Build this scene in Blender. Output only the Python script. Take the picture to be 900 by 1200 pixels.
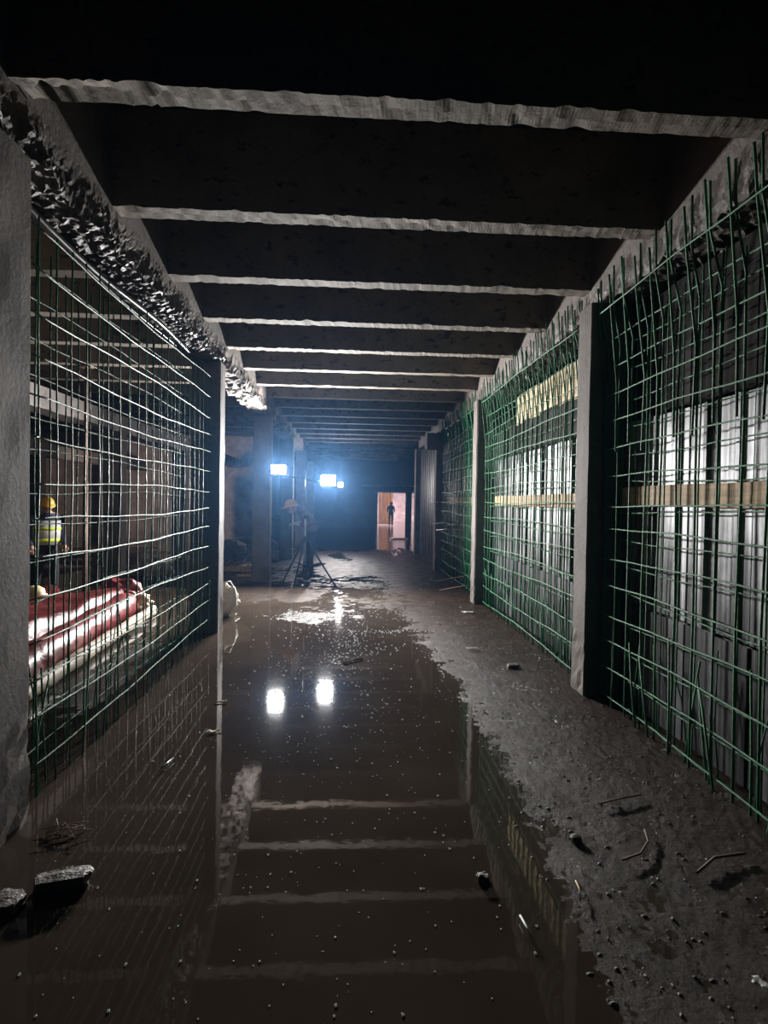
import bpy, bmesh, math, random
from mathutils import Vector, Matrix, noise
random.seed(7)
S = bpy.context.scene
C = S.collection
for o in list(bpy.data.objects): bpy.data.objects.remove(o)

# ------------------------------------------------------------------ camera
F_PX, YAW, PITCH, ROLL, CAM_H = 680.0, 0.0568, 0.0183, 0.0166, 1.5
cd = bpy.data.cameras.new('camera'); cam = bpy.data.objects.new('camera', cd); C.objects.link(cam)
cd.sensor_fit = 'VERTICAL'; cd.sensor_height = 36.0; cd.lens = 36.0 * F_PX / 1200.0
cd.clip_start = 0.05; cd.clip_end = 200
cam.matrix_world = (Matrix.Translation((0, 0, CAM_H)) @ Matrix.Rotation(-YAW, 4, 'Z')
                    @ Matrix.Rotation(math.pi/2 - PITCH, 4, 'X') @ Matrix.Rotation(ROLL, 4, 'Z'))
S.camera = cam
# ------------------------------------------------------------------ world, exposure
w = bpy.data.worlds.new('world'); S.world = w; w.use_nodes = True
w.node_tree.nodes['Background'].inputs[0].default_value = (0.6, 0.65, 0.8, 1)
w.node_tree.nodes['Background'].inputs[1].default_value = 0.0006
S.view_settings.view_transform = 'Standard'; S.view_settings.look = 'None'
S.view_settings.exposure = 0.0; S.view_settings.gamma = 1.0; S.view_settings.use_curve_mapping = False
LAMP_MAIN, LAMP_FAR, LAMP_SIDE, LAMP_ROOM = 3900.0, 3600.0, 65.0, 1500.0
HAZE_DENSITY = 0.0012
wv = w.node_tree.nodes.new('ShaderNodeVolumeScatter')   # thin mist fills the whole place
wv.inputs['Color'].default_value = (.22, .5, 1, 1); wv.inputs['Density'].default_value = HAZE_DENSITY; wv.inputs['Anisotropy'].default_value = .84
w.node_tree.links.new(wv.outputs[0], w.node_tree.nodes['World Output'].inputs['Volume'])

# ------------------------------------------------------------------ materials
MATS = {}
def nodes_of(name):
    m = bpy.data.materials.new(name); m.use_nodes = True
    nt = m.node_tree; MATS[name] = m
    return m, nt, nt.nodes['Principled BSDF']
def N(nt, t, **kw):
    n = nt.nodes.new(t)
    for k, v in kw.items(): setattr(n, k, v)
    return n
def ramp(nt, fac, stops):
    r = N(nt, 'ShaderNodeValToRGB'); e = r.color_ramp.elements
    while len(e) < len(stops): e.new(0.5)
    for el, (p, c) in zip(e, stops):
        el.position = p; el.color = (*c, 1) if len(c) == 3 else c
    nt.links.new(fac, r.inputs[0]); return r
def pos(nt, scale=(1, 1, 1)):
    g = N(nt, 'ShaderNodeNewGeometry'); mp = N(nt, 'ShaderNodeMapping')
    mp.inputs['Scale'].default_value = scale
    nt.links.new(g.outputs['Position'], mp.inputs[0]); return mp.outputs[0]
def noise_tex(nt, vec, scale, detail=6, rough=0.6):
    n = N(nt, 'ShaderNodeTexNoise'); n.inputs['Scale'].default_value = scale
    n.inputs['Detail'].default_value = detail; n.inputs['Roughness'].default_value = rough
    nt.links.new(vec, n.inputs['Vector']); return n.outputs[0]
def bump(nt, b, h, strength, dist):
    n = N(nt, 'ShaderNodeBump'); n.inputs['Strength'].default_value = strength; n.inputs['Distance'].default_value = dist
    nt.links.new(h, n.inputs['Height']); nt.links.new(n.outputs[0], b.inputs['Normal']); return n
def simple(name, col, rough=0.6, metal=0.0, var=0.25, scale=12, bstr=0.0, bscale=60, stretch=(1, 1, 1), spec=0.5):
    m, nt, b = nodes_of(name)
    v = pos(nt, stretch); n = noise_tex(nt, v, scale)
    lo = tuple(c * (1 - var) for c in col); hi = tuple(min(1, c * (1 + var)) for c in col)
    r = ramp(nt, n, [(0.3, lo), (0.7, hi)])
    nt.links.new(r.outputs[0], b.inputs['Base Color'])
    b.inputs['Roughness'].default_value = rough; b.inputs['Metallic'].default_value = metal
    b.inputs['Specular IOR Level'].default_value = spec
    if bstr: bump(nt, b, noise_tex(nt, v, bscale, 4), bstr, 0.01)
    return m
def concrete(name, col, speck=0.5, rough=0.8, bstr=0.5, dark=(0.03, 0.026, 0.022), bscale=38):
    m, nt, b = nodes_of(name); v = pos(nt)
    base = ramp(nt, noise_tex(nt, v, 2.3, 8, 0.65), [(0.3, tuple(c*0.6 for c in col)), (0.7, tuple(c*1.25 for c in col))])
    pits = ramp(nt, noise_tex(nt, pos(nt, (.6, 1, 1)), 13, 6, 0.75), [(0.39, (1, 1, 1)), (0.43, (0, 0, 0))])
    mx = N(nt, 'ShaderNodeMix', data_type='RGBA')
    ml = N(nt, 'ShaderNodeMath', operation='MULTIPLY'); ml.inputs[1].default_value = speck
    nt.links.new(pits.outputs[0], ml.inputs[0]); nt.links.new(ml.outputs[0], mx.inputs['Factor'])
    nt.links.new(base.outputs[0], mx.inputs[6]); mx.inputs[7].default_value = (*dark, 1)
    nt.links.new(mx.outputs[2], b.inputs['Base Color'])
    b.inputs['Roughness'].default_value = rough; b.inputs['Specular IOR Level'].default_value = 0.35
    bump(nt, b, noise_tex(nt, v, bscale, 8, 0.7), bstr, 0.01)
    return m
concrete('column_concrete', (0.135, 0.115, 0.105), 0.3, 0.8, 0.55)
concrete('beam_concrete', (0.145, 0.119, 0.092), 1.0, 0.8, 0.4)
concrete('girder_concrete', (0.15, 0.127, 0.115), 0.4, 0.75, 0.9, bscale=26)
concrete('rough_concrete', (0.135, 0.115, 0.107), 0.7, 0.5, 1.0, bscale=30)
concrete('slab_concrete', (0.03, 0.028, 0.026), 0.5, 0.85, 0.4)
concrete('wall_concrete', (0.36, 0.30, 0.27), 0.4, 0.8, 0.4)
concrete('room_plaster', (0.6, 0.52, 0.6), 0.1, 0.8, 0.2)
simple('rebar_green', (0.012, 0.16, 0.062), 0.48, 0.0, 0.45, 25, 0.8, 220, (1, 1, 1), 0.38)
simple('timber', (0.46, 0.33, 0.19), 0.75, 0, 0.35, 5, 0.4, 50, (6, 0.6, 6))
simple('timber_pale', (0.62, 0.5, 0.3), 0.7, 0, 0.3, 5, 0.4, 50, (6, 6, 0.6))
simple('rusty_steel', (0.13, 0.075, 0.05), 0.7, 0.2, 0.4, 18, 0.5)
simple('black_steel', (0.015, 0.015, 0.018), 0.4, 0.6, 0.3)
simple('grey_steel', (0.35, 0.36, 0.38), 0.35, 0.9, 0.2)
simple('black_rubber', (0.018, 0.016, 0.018), 0.35, 0.0, 0.3, 20)
simple('red_tarp', (0.2, 0.03, 0.03), 0.36, 0.0, 0.6, 6, 0.9, 16)
simple('cream_cloth', (0.5, 0.43, 0.33), 0.6, 0, 0.3, 9, 0.5, 30)
simple('white_sack', (0.62, 0.58, 0.5), 0.65, 0, 0.2, 12, 0.7, 22)
simple('white_paper', (0.75, 0.75, 0.74), 0.5, 0, 0.1, 20)
simple('stone', (0.10, 0.085, 0.075), 0.55, 0, 0.4, 18, 0.8, 45)
simple('dark_cloth', (0.012, 0.012, 0.016), 0.85, 0, 0.3, 20)
simple('navy_cloth', (0.03, 0.035, 0.07), 0.85, 0, 0.3, 20)
simple('plum_shirt', (0.16, 0.10, 0.15), 0.8, 0, 0.3, 20)
simple('skin', (0.42, 0.25, 0.17), 0.5, 0, 0.1, 20)
simple('glove', (0.5, 0.5, 0.48), 0.8, 0, 0.2, 30)
simple('helmet_yellow', (0.75, 0.43, 0.06), 0.3, 0, 0.08, 10)
simple('helmet_white', (0.75, 0.74, 0.7), 0.3, 0, 0.08, 10)
simple('hat_cream', (0.75, 0.62, 0.34), 0.5, 0, 0.12, 14)
simple('vest_lime', (0.62, 0.75, 0.05), 0.5, 0, 0.1, 10)
simple('stripe_silver', (0.7, 0.7, 0.66), 0.3, 0.3, 0.1, 10)
simple('purple_plastic', (0.2, 0.14, 0.5), 0.4, 0, 0.2, 20)
simple('rag', (0.10, 0.09, 0.09), 0.9, 0, 0.4, 14, 0.7, 25)
simple('peach_cloth', (0.85, 0.66, 0.5), 0.8, 0, 0.3, 3, 0.3, 15, (4, 4, 0.5))
# formwork sheet: streaky galvanised steel
def sheet(name, hi, lo, metal, rough):
    m, nt, b = nodes_of(name); v = pos(nt, (1, 7, 0.5)); v2 = pos(nt, (1, 1, 1))
    n1 = noise_tex(nt, v, 2.2, 6, 0.6); n2 = noise_tex(nt, v2, 1.7, 5, 0.6)
    a = N(nt, 'ShaderNodeMath', operation='MULTIPLY'); nt.links.new(n1, a.inputs[0]); nt.links.new(n2, a.inputs[1])
    r = ramp(nt, a.outputs[0], [(0.2, lo), (0.40, hi)])
    nt.links.new(r.outputs[0], b.inputs['Base Color'])
    b.inputs['Metallic'].default_value = metal; b.inputs['Roughness'].default_value = rough
    bump(nt, b, n1, 0.3, 0.01)
sheet('sheet_steel', (0.38, 0.39, 0.41), (0.035, 0.035, 0.04), 0.35, 0.5)
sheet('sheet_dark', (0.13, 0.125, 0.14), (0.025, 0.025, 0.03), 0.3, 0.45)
m, nt, b = nodes_of('foam'); tr = N(nt, 'ShaderNodeBsdfTranslucent'); tr.inputs[0].default_value = (.85, .87, .9, 1)
ms_ = N(nt, 'ShaderNodeMixShader'); ms_.inputs[0].default_value = .7; b.inputs['Base Color'].default_value = (.8, .8, .8, 1); b.inputs['Roughness'].default_value = .15
nt.links.new(b.outputs[0], ms_.inputs[1]); nt.links.new(tr.outputs[0], ms_.inputs[2]); nt.links.new(ms_.outputs[0], nt.nodes['Material Output'].inputs[0])
simple('tier_dark', (0.016, 0.0145, 0.014), 0.8, 0, 0.5, 3, 0.4, 40, (1, 5, .6), 0.1)
# wet mud
m, nt, b = nodes_of('mud'); v = pos(nt)
r = ramp(nt, noise_tex(nt, v, 3.0, 8, 0.65), [(0.3, (0.014, 0.0088, 0.0058)), (0.7, (0.038, 0.0245, 0.0165))])
nt.links.new(r.outputs[0], b.inputs['Base Color'])
rr = ramp(nt, noise_tex(nt, v, 5.0, 4, 0.6), [(0.35, (0.32,)*3), (0.7, (0.6,)*3)])
nt.links.new(rr.outputs[0], b.inputs['Roughness'])
bn_ = bump(nt, b, noise_tex(nt, v, 48, 8, 0.75), 0.75, 0.016); nt.links.new(bn_.outputs[0], b.inputs['Coat Normal']); b.inputs['Coat Weight'].default_value = .16; b.inputs['Coat Roughness'].default_value = .10; b.inputs['Coat IOR'].default_value = 1.33; b.inputs['Specular IOR Level'].default_value = 0.05
# muddy water
m, nt, b = nodes_of('muddy_water'); v = pos(nt)
r = ramp(nt, noise_tex(nt, v, 0.9, 6, 0.6), [(0.3, (0.033, 0.0245, 0.018)), (0.7, (0.062, 0.047, 0.0355))])
nt.links.new(r.outputs[0], b.inputs['Base Color'])
b.inputs['IOR'].default_value = 1.33; b.inputs['Roughness'].default_value = 0.03
g = N(nt, 'ShaderNodeNewGeometry'); sx = N(nt, 'ShaderNodeSeparateXYZ'); nt.links.new(g.outputs['Position'], sx.inputs[0])
mr = N(nt, 'ShaderNodeMapRange'); mr.inputs[1].default_value = 7.0; mr.inputs[2].default_value = 12.0
mr.inputs[3].default_value = 0.02; mr.inputs[4].default_value = 0.5; nt.links.new(sx.outputs[1], mr.inputs[0])
bm_ = bump(nt, b, noise_tex(nt, v, 7, 3, 0.5), 0.05, 0.02); nt.links.new(mr.outputs[0], bm_.inputs['Strength'])
def emit(name, col, strength):
    m = bpy.data.materials.new(name); m.use_nodes = True; nt = m.node_tree
    nt.nodes.remove(nt.nodes['Principled BSDF']); e = N(nt, 'ShaderNodeEmission')
    e.inputs[0].default_value = (*col, 1); e.inputs[1].default_value = strength
    nt.links.new(e.outputs[0], nt.nodes['Material Output'].inputs[0]); MATS[name] = m
emit('led_main', (1.0, 0.985, 0.96), LAMP_MAIN)
emit('led_far', (1.0, 0.93, 0.90), LAMP_FAR)
emit('led_side', (1.0, 0.88, 0.74), LAMP_SIDE)
emit('led_bay', (1.0, 0.84, 0.72), 1300.0)
emit('led_room', (1.0, 0.75, 0.68), LAMP_ROOM)

# ------------------------------------------------------------------ mesh helpers
def obj(name, bm, mat, parent=None, smooth=False, me=None):
    if me is None:
        me = bpy.data.meshes.new(name); bm.normal_update(); bm.to_mesh(me); bm.free()
        for mm in (mat if isinstance(mat, (list, tuple)) else [mat]): me.materials.append(MATS[mm])
        if smooth:
            for p in me.polygons: p.use_smooth = True
    o = bpy.data.objects.new(name, me); C.objects.link(o)
    if parent: o.parent = parent
    return o
def tag(o, label, cat, group=None, kind=None):
    if label: o['label'] = label
    if cat: o['category'] = cat
    if group: o['group'] = group
    if kind: o['kind'] = kind
    return o
def empty(name, loc, label, cat, group=None, rz=0):
    o = bpy.data.objects.new(name, None); C.objects.link(o); o.location = loc; o.rotation_euler.z = rz
    o.empty_display_size = 0.2
    return tag(o, label, cat, group)
def struct(o): o['kind'] = 'structure'; return o
def box(bm, a, b_, mi=0):
    vs = [bm.verts.new((x, y, z)) for x in (a[0], b_[0]) for y in (a[1], b_[1]) for z in (a[2], b_[2])]
    for q in ((0,1,3,2),(4,6,7,5),(0,4,5,1),(2,3,7,6),(0,2,6,4),(1,5,7,3)):
        f = bm.faces.new([vs[i] for i in q]); f.material_index = mi
    return vs
def tube(bm, pts, r, n=6, mi=0, cap=True):
    pts = [Vector(p) for p in pts]; rad = r if isinstance(r, (list, tuple)) else [r]*len(pts)
    d0 = (pts[1]-pts[0]).normalized(); up = Vector((0,0,1)) if abs(d0.z) < .9 else Vector((1,0,0))
    u = d0.cross(up).normalized(); rings = []
    for i, p in enumerate(pts):
        d = (pts[min(i+1, len(pts)-1)]-pts[max(i-1, 0)]).normalized()
        u = (u - d*u.dot(d)).normalized(); v = d.cross(u)
        rings.append([bm.verts.new(p+(u*math.cos(2*math.pi*k/n)+v*math.sin(2*math.pi*k/n))*rad[i]) for k in range(n)])
    for a, b_ in zip(rings, rings[1:]):
        for k in range(n):
            f = bm.faces.new((a[k], a[(k+1)%n], b_[(k+1)%n], b_[k])); f.material_index = mi; f.smooth = True
    if cap:
        f = bm.faces.new(rings[0][::-1]); f.material_index = mi
        f = bm.faces.new(rings[-1]); f.material_index = mi
def blob(bm, c, s, sub=2, amp=0.0, freq=3.0, seed=0, mi=0, rot=None):
    r = bmesh.ops.create_icosphere(bm, subdivisions=sub, radius=1.0)
    M = rot or Matrix.Identity(3); c = Vector(c)
    for v in r['verts']:
        d = 1 + amp*noise.noise(v.co*freq+Vector((seed*3.1, seed*1.7, 0)))
        v.co = M @ Vector((v.co.x*s[0]*d, v.co.y*s[1]*d, v.co.z*s[2]*d)) + Vector(c)
    for f in {f for v in r['verts'] for f in v.link_faces}: f.material_index = mi; f.smooth = True
def rough_prism(bm, prof, y0, y1, ny, fn, mi=0, axis='y'):
    """extrude a closed profile (x,z points) along y (or (y,z) along x), each vertex moved by fn(p) -> Vector"""
    rings = []
    for i in range(ny+1):
        t = y0+(y1-y0)*i/ny; ring = []
        for a, b_ in prof:
            p = Vector((a, t, b_)) if axis == 'y' else Vector((t, a, b_))
            ring.append(bm.verts.new(p+fn(p)))
        rings.append(ring)
    n = len(prof)
    for a, b_ in zip(rings, rings[1:]):
        for k in range(n):
            f = bm.faces.new((a[k], b_[k], b_[(k+1)%n], a[(k+1)%n])); f.material_index = mi
    bm.faces.new(rings[0]); bm.faces.new(rings[-1][::-1])
    bmesh.ops.recalc_face_normals(bm, faces=bm.faces)
def subdiv_profile(pts, step):
    out = []
    for (a, b_), (c, d) in zip(pts, pts[1:]+pts[:1]):
        k = max(1, int(math.hypot(c-a, d-b_)/step))
        out += [(a+(c-a)*i/k, b_+(d-b_)*i/k) for i in range(k)]
    return out
ORD = ['first','second','third','fourth','fifth','sixth','seventh','eighth','ninth','tenth','eleventh','twelfth','thirteenth',
       'fourteenth','fifteenth','sixteenth','seventeenth','eighteenth','nineteenth','twentieth','twenty-first','twenty-second']

# ------------------------------------------------------------------ layout constants
PITCH_Y = 4.0625
XL, XR, XG = -1.465, 1.8315, 1.935        # inner faces: left columns, right columns, right girder
LP = [2.48 + PITCH_Y*k for k in range(6)]  # front faces of left columns
RP = [4.40 + PITCH_Y*k for k in range(6)]
ZB, ZG, ZTOP = 3.25, 3.01, 3.85
TH = 0.27
BEAM_Y = [2.69 + 1.0664*k for k in range(-1, 22)]   # far lower edges
BEAM_W = 0.14

# ------------------------------------------------------------------ the setting
def floor_h(x, y):
    edge = 0.36 + 0.10*noise.noise(Vector((x*0.8, y*0.55, 3)))
    t = min(1, max(0, (x-edge)/0.7)); t = t*t*(3-2*t)
    h = -0.014 + t*0.017
    far = min(1, max(0, (y-6.0)/1.5)); n = noise.noise(Vector((x*1.1, y*0.7, 9)))
    h += far*(1-t)*(0.014 + 0.010*n)
    if x < -1.75: h = 0.03*noise.noise(Vector((x*0.9, y*0.9, 5)))
    if y > 11.0: h += min(1, (y-11.0)/2)*(0.010*noise.noise(Vector((x*1.3, y*0.5, 11)))+0.004) - .02*min(1, max(0, (y-17)/3))
    wet = min(1, max(0, (h+0.016)/0.016))
    h += wet*(0.004*noise.noise(Vector((x*4, y*4, 1))) + 0.003*noise.noise(Vector((x*13, y*13, 2)))
              + 0.0036*noise.noise(Vector((x*31, y*24, 2))) + 0.0026*noise.noise(Vector((x*60, y*60, 2))))
    return h
def axis_pts(segs):
    out = []
    for a, b_, s in segs:
        k = int(round((b_-a)/s)); out += [a+(b_-a)*i/k for i in range(k)]
    return out+[segs[-1][1]]
fx = axis_pts([(-12, -4, .5), (-4, -1.7, .12), (-1.7, .3, .05), (.3, 2.1, .0125), (2.1, 8, .6)])
fy = [-4, -3, -2, -1, 0, .6]
while fy[-1] < 52: fy.append(fy[-1] + max(.012, .0055*fy[-1], 0 if fy[-1] < 16 else .4))
verts = [(x, y, floor_h(x, y)) for y in fy for x in fx]
nx = len(fx); faces = [(j*nx+i, j*nx+i+1, (j+1)*nx+i+1, (j+1)*nx+i) for j in range(len(fy)-1) for i in range(nx-1)]
me = bpy.data.meshes.new('floor'); me.from_pydata(verts, [], faces); me.materials.append(MATS['mud'])
for p in me.polygons: p.use_smooth = True
struct(obj('floor', None, None, me=me))
bm = bmesh.new()
vs = [bm.verts.new(p) for p in ((-11.9, -3.9, 0), (7.78, -3.9, 0), (7.78, 42.9, 0), (-11.9, 42.9, 0))]; bm.faces.new(vs)
tag(obj('flood_water', bm, 'muddy_water'), 'murky brown flood water lying over the tunnel floor', 'water', kind='stuff')
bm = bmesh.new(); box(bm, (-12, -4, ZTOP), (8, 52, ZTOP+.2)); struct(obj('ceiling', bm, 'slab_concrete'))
bm = bmesh.new(); box(bm, (-12.2, -4, -.2), (-12, 52, ZTOP)); struct(obj('wall_left', bm, 'wall_concrete'))
bm = bmesh.new(); box(bm, (-12, 22, -.2), (-3.6, 22.2, ZTOP)); struct(obj('wall_far_left', bm, 'wall_concrete'))
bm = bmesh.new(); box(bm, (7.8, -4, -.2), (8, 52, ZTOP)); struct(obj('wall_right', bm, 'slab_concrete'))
# end wall with the lit doorway
bm = bmesh.new()
YE = 32
box(bm, (-3.6, YE, -.2), (1.45, YE+.25, ZTOP)); box(bm, (3.05, YE, -.2), (3.35, YE+.25, 2.0))
box(bm, (3.9, YE, -.2), (8, YE+.25, ZTOP)); box(bm, (1.45, YE, 2.0), (3.9, YE+.25, ZTOP))
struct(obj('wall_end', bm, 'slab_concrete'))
bm = bmesh.new(); box(bm, (.6, YE-.35, 2.28), (4.2, YE-.002, 2.40)); box(bm, (1.3, YE-.2, 1.98), (4.0, YE-.002, 2.06))
box(bm, (3.0, YE-.1, -.05), (3.12, YE-.003, 1.98)); box(bm, (1.36, YE-.1, -.05), (1.46, YE-.003, 1.98))
struct(obj('trim_1', bm, 'beam_concrete'))
bm = bmesh.new(); box(bm, (.5, 43, -.2), (5, 43.2, ZTOP)); struct(obj('wall_far', bm, 'room_plaster'))

# columns ------------------------------------------------------------
def column(x0, x1, y0, ztop, seed, step=.12, amp=.006):
    bm = bmesh.new(); c = .015
    prof = [(x0+c, y0), (x1-c, y0), (x1, y0+c), (x1, y0+TH-c), (x1-c, y0+TH), (x0+c, y0+TH), (x0, y0+TH-c), (x0, y0+c)]
    prof = subdiv_profile(prof, step)
    nz = int((ztop+.1)/step); rings = []
    cx, cy = (x0+x1)/2, y0+TH/2
    for i in range(nz+1):
        z = -.1+(ztop+.1)*i/nz; ring = []
        for (x, y) in prof:
            d = amp*noise.noise(Vector((x*5+seed, y*5, z*4))) + (amp*2.5*noise.noise(Vector((x*14, y*14+seed, z*14))) if z < .5 else 0)
            v = Vector((x-cx, y-cy, 0)).normalized()*d
            ring.append(bm.verts.new((x+v.x-cx, y+v.y-cy, z)))
        rings.append(ring)
    n = len(prof)
    for a, b_ in zip(rings, rings[1:]):
        for k in range(n): bm.faces.new((a[k], a[(k+1)%n], b_[(k+1)%n], b_[k]))
    bm.faces.new(rings[0][::-1]); bm.faces.new(rings[-1])
    o = obj('concrete_column', bm, 'column_concrete'); o.location = (cx, cy, 0); return o
G1 = 'concrete columns along the flooded walkway'
labL = ['dark rough concrete column filling the left edge beside the camera', 'concrete column where the left green mesh ends',
        'concrete column just left of the lit floodlights', 'hazy concrete column behind the worker in the yellow helmet',
        'faint far concrete column behind the hazy one, left of walkway', 'farthest left-hand concrete column in the blue haze']
labR = ['nearest right concrete column between two green mesh panels', 'slim pale right column before the far green mesh panel',
        'dark right column where the far green mesh ends', 'right concrete column at far end of the dark metal sheeting',
        'far right column beyond the metal sheeting', 'farthest right column near the end doorway']
for k in range(6):
    tag(column(XL-.32, XL, LP[k], ZG+.01, k, .06 if k < 2 else .15), labL[k], 'column', G1)
    if k < 4: tag(column(XR, XR+.33, RP[k], ZG+.01 if k else ZG+.05, k+9, .06 if k < 2 else .15), labR[k], 'column', G1)
for k in range(1, 5):
    tag(column(-4.45, -4.1, LP[k], 2.66, 20+k, .3), ['', 'column of the left bay nearest the camera, hidden behind the edge column',
        'broad grey column behind the left mesh, red tarp before it', 'darker grey column behind the left mesh, left of its end column',
        'farthest column of the second row in left bay'][k], 'column', 'columns deep in the left bay')
for k in range(2, 5):
    tag(column(-7.95, -7.6, LP[k], 2.5, 30+k, .4), ['', '', 'left bay column of the third row beside the vest wearer',
        'slim dark column of the third row with a pale right side', 'far column of the third row by lit back wall'][k], 'column', 'columns deep in the left bay')

# girders -------------------------------------------------------------
def girder(x0, x1, zb, zt, y0, y1, inner, rough_amp, seed, step, label, mat=('girder_concrete', 'rough_concrete'), rough_top=.25, rough_mat_top=.16):
    """inner=+1: tunnel side is x1; the lower edge on that side is hacked rough"""
    bm = bmesh.new()
    prof = subdiv_profile([(x0, zb), (x1, zb), (x1, zt), (x0, zt)], step)
    def fn(p):
        k = min(1, max(0, (zb+rough_top-p.z)/rough_top))
        n = .5*noise.noise(Vector((p.x*9+seed, p.y*9, p.z*9))) + .7*noise.noise(Vector((p.x*23, p.y*20+seed, p.z*14))) + .6*noise.noise(Vector((p.x*50, p.y*50, p.z*50)))
        e = rough_amp*k*n
        dz = (.9*e if p.z < zb+.02 else 0) + .25*e; dx = e*(1 if p.z > zb+.01 else .3)
        big = rough_amp*1.5*k*noise.noise(Vector((seed, p.y*3, p.z*4)))
        return Vector((dx+big*inner, 0, dz+abs(big)*.5))
    rough_prism(bm, prof, y0, y1, max(4, int((y1-y0)/step)), fn)
    for f in bm.faces:
        c = f.calc_center_median()
        f.material_index = 1 if c.z < zb+rough_mat_top+.05*noise.noise(c*8) else 0
    return tag(obj('concrete_girder', bm, mat), label, 'girder', 'longitudinal girders on the columns')
girder(XL-.30, XL, ZG+.01, ZTOP-.004, -1.0, LP[1]+.1, 1, .035, 1, .02, 'hacked rough concrete girder above the left green mesh')
girder(XL-.32, XL, ZG+.02, ZTOP-.004, LP[1]+.1, LP[2]+.1, 1, .05, 2, .05, 'broken spalled girder between first two left columns past the mesh', mat=('girder_concrete', 'girder_concrete'))
girder(XL-.32, XL, ZG+.0, ZTOP-.004, LP[2]+.1, LP[3]+.1, 1, .07, 3, .07, 'crumbling girder above the lit floodlights', mat=('girder_concrete', 'girder_concrete'))
girder(XL-.32, XL, ZG+.0, ZTOP-.004, LP[3]+.1, 31, 1, .03, 4, .3, 'farthest left girder fading into the haze', mat=('girder_concrete', 'girder_concrete'))
girder(XG, XG+.36, ZG+.03, ZTOP-.004, -1.0, RP[0]+.1, -1, .022, 5, .035, 'concrete girder above the nearest right green mesh')
girder(XG, XG+.36, ZG+.03, ZTOP-.004, RP[0]+.1, RP[1]+.1, -1, .03, 6, .045, 'concrete girder above the middle right green mesh')
girder(XG, XG+.36, ZG+.03, ZTOP-.004, RP[1]+.1, RP[2]+.1, -1, .02, 7, .1, 'concrete girder above the farthest right green mesh')
girder(XG, XG+.36, ZG+.03, ZTOP-.004, RP[2]+.1, RP[3]+.3, -1, .02, 8, .2, 'right girder above the dark metal sheeting')
girder(-4.45, -4.1, 2.65, 2.95, -1.0, 21.9, 1, .03, 9, .25, 'pale lit girder deep behind the left mesh, upper one')
girder(-7.95, -7.6, 2.48, 2.80, 3.0, 21.9, 1, .03, 10, .4, 'pale girder deep behind left mesh, lower and farther one')
# ceiling beams ---------------------------------------------------------
def beam(x0, x1, yfar, seed, amp, nx, label, group, broken=False):
    bm = bmesh.new(); y0 = yfar-BEAM_W
    prof = subdiv_profile([(y0, ZB), (yfar, ZB), (yfar, ZTOP-.004), (y0, ZTOP-.004)], .07)
    def fn(p):
        k = min(1, max(0, (ZB+.1-p.z)/.1))
        e = amp*k*(noise.noise(Vector((p.x*6+seed, p.y*8, p.z*8))) + .7*noise.noise(Vector((p.x*19, p.y*19+seed, p.z*19))))
        if broken and p.x < -.7:
            q = min(1, (-.7-p.x)/.12); e += q*k*(.04*abs(noise.noise(Vector((p.x*7, p.y*9, 4))))+.03*noise.noise(Vector((p.x*13, p.y*22, 4))))
        return Vector((0, e*(1 if p.y > yfar-.05 else -.6), abs(e)*1.2))
    rough_prism(bm, prof, x0, x1, nx, fn, axis='x')
    return tag(obj('ceiling_beam', bm, 'beam_concrete'), label, 'beam', group)
for i, yf in enumerate(BEAM_Y):
    if i == 0: continue
    beam(XL-.02, XG+.01, yf, i*1.3, .012 if i < 8 else .006, 220 if i < 6 else 40,
         ('%s ceiling beam counted from the camera, spanning the walkway' % ORD[i-1]) + (', broken at its left end' if i == 1 else ''),
         'ceiling beams over the walkway', broken=(i == 1))
for i, yf in enumerate(BEAM_Y[2:14]):
    beam(-8.0, XL-.29, yf, 50+i*1.7, .01, 30, '%s ceiling beam seen through the left mesh, counted from the camera' % ORD[i], 'ceiling beams over the left bay')
# corbel stub on the third right column
bm = bmesh.new(); rough_prism(bm, [(12.35, 2.98), (12.75, 2.98), (12.75, 2.68), (12.35, 2.62)], 1.60, 1.83, 6, lambda p: Vector((0, 0, .02*noise.noise(p*9))), axis='x')
bm2 = bm; tag(obj('concrete_stub', bm2, 'column_concrete'), 'small pale concrete stub lit beside the third right column', 'stub')

# ------------------------------------------------------------------ steel sheets, timbers
def formwork(y0, y1, label, tiers, x=2.10, pw=.285):
    e = empty('formwork_wall', (x, (y0+y1)/2, 0), label, 'formwork', 'steel formwork behind the right mesh')
    n = int((y1-y0)/pw); w_ = (y1-y0)/n
    h = w_*.5-.004
    prof = [(.03, -h), (0, -h+.006), (0, -h*.45), (-.018, -h*.33), (-.018, -h*.12), (0, 0), (0, h-.006), (.03, h)]
    for (z0, z1, nm, mt) in tiers:
        bm = bmesh.new(); pf = prof if nm == 'steel_panel' else [(.03, -h), (0, -h+.004), (0, h-.004), (.03, h)]
        lo = [bm.verts.new((a, b_, z0)) for a, b_ in pf]; hi = [bm.verts.new((a, b_, z1)) for a, b_ in pf]
        for k in range(len(pf)-1): bm.faces.new((lo[k], lo[k+1], hi[k+1], hi[k]))
        bm.faces.new([bm.verts.new((.03, q*h, z)) for q, z in ((-1, z0), (1, z0), (1, z1), (-1, z1))])
        first = obj(nm, bm, mt, e)
        for i in range(n):
            o = first if i == 0 else obj(nm, None, None, e, me=first.data)
            o.location = (random.uniform(-.006, .006), y0+w_*(i+.5)-(y0+y1)/2, random.uniform(-.004, .004))
    return e
T3 = ((.02, .76, 'flat_panel', 'sheet_dark'), (.775, 2.12, 'steel_panel', 'sheet_steel'), (2.14, 2.96, 'flat_panel', 'tier_dark'))  # top and bottom tiers are flat and darker than the ribbed middle
formwork(-.6, RP[0]-.01, 'streaked grey steel sheeting behind the nearest right mesh', T3)
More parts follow.
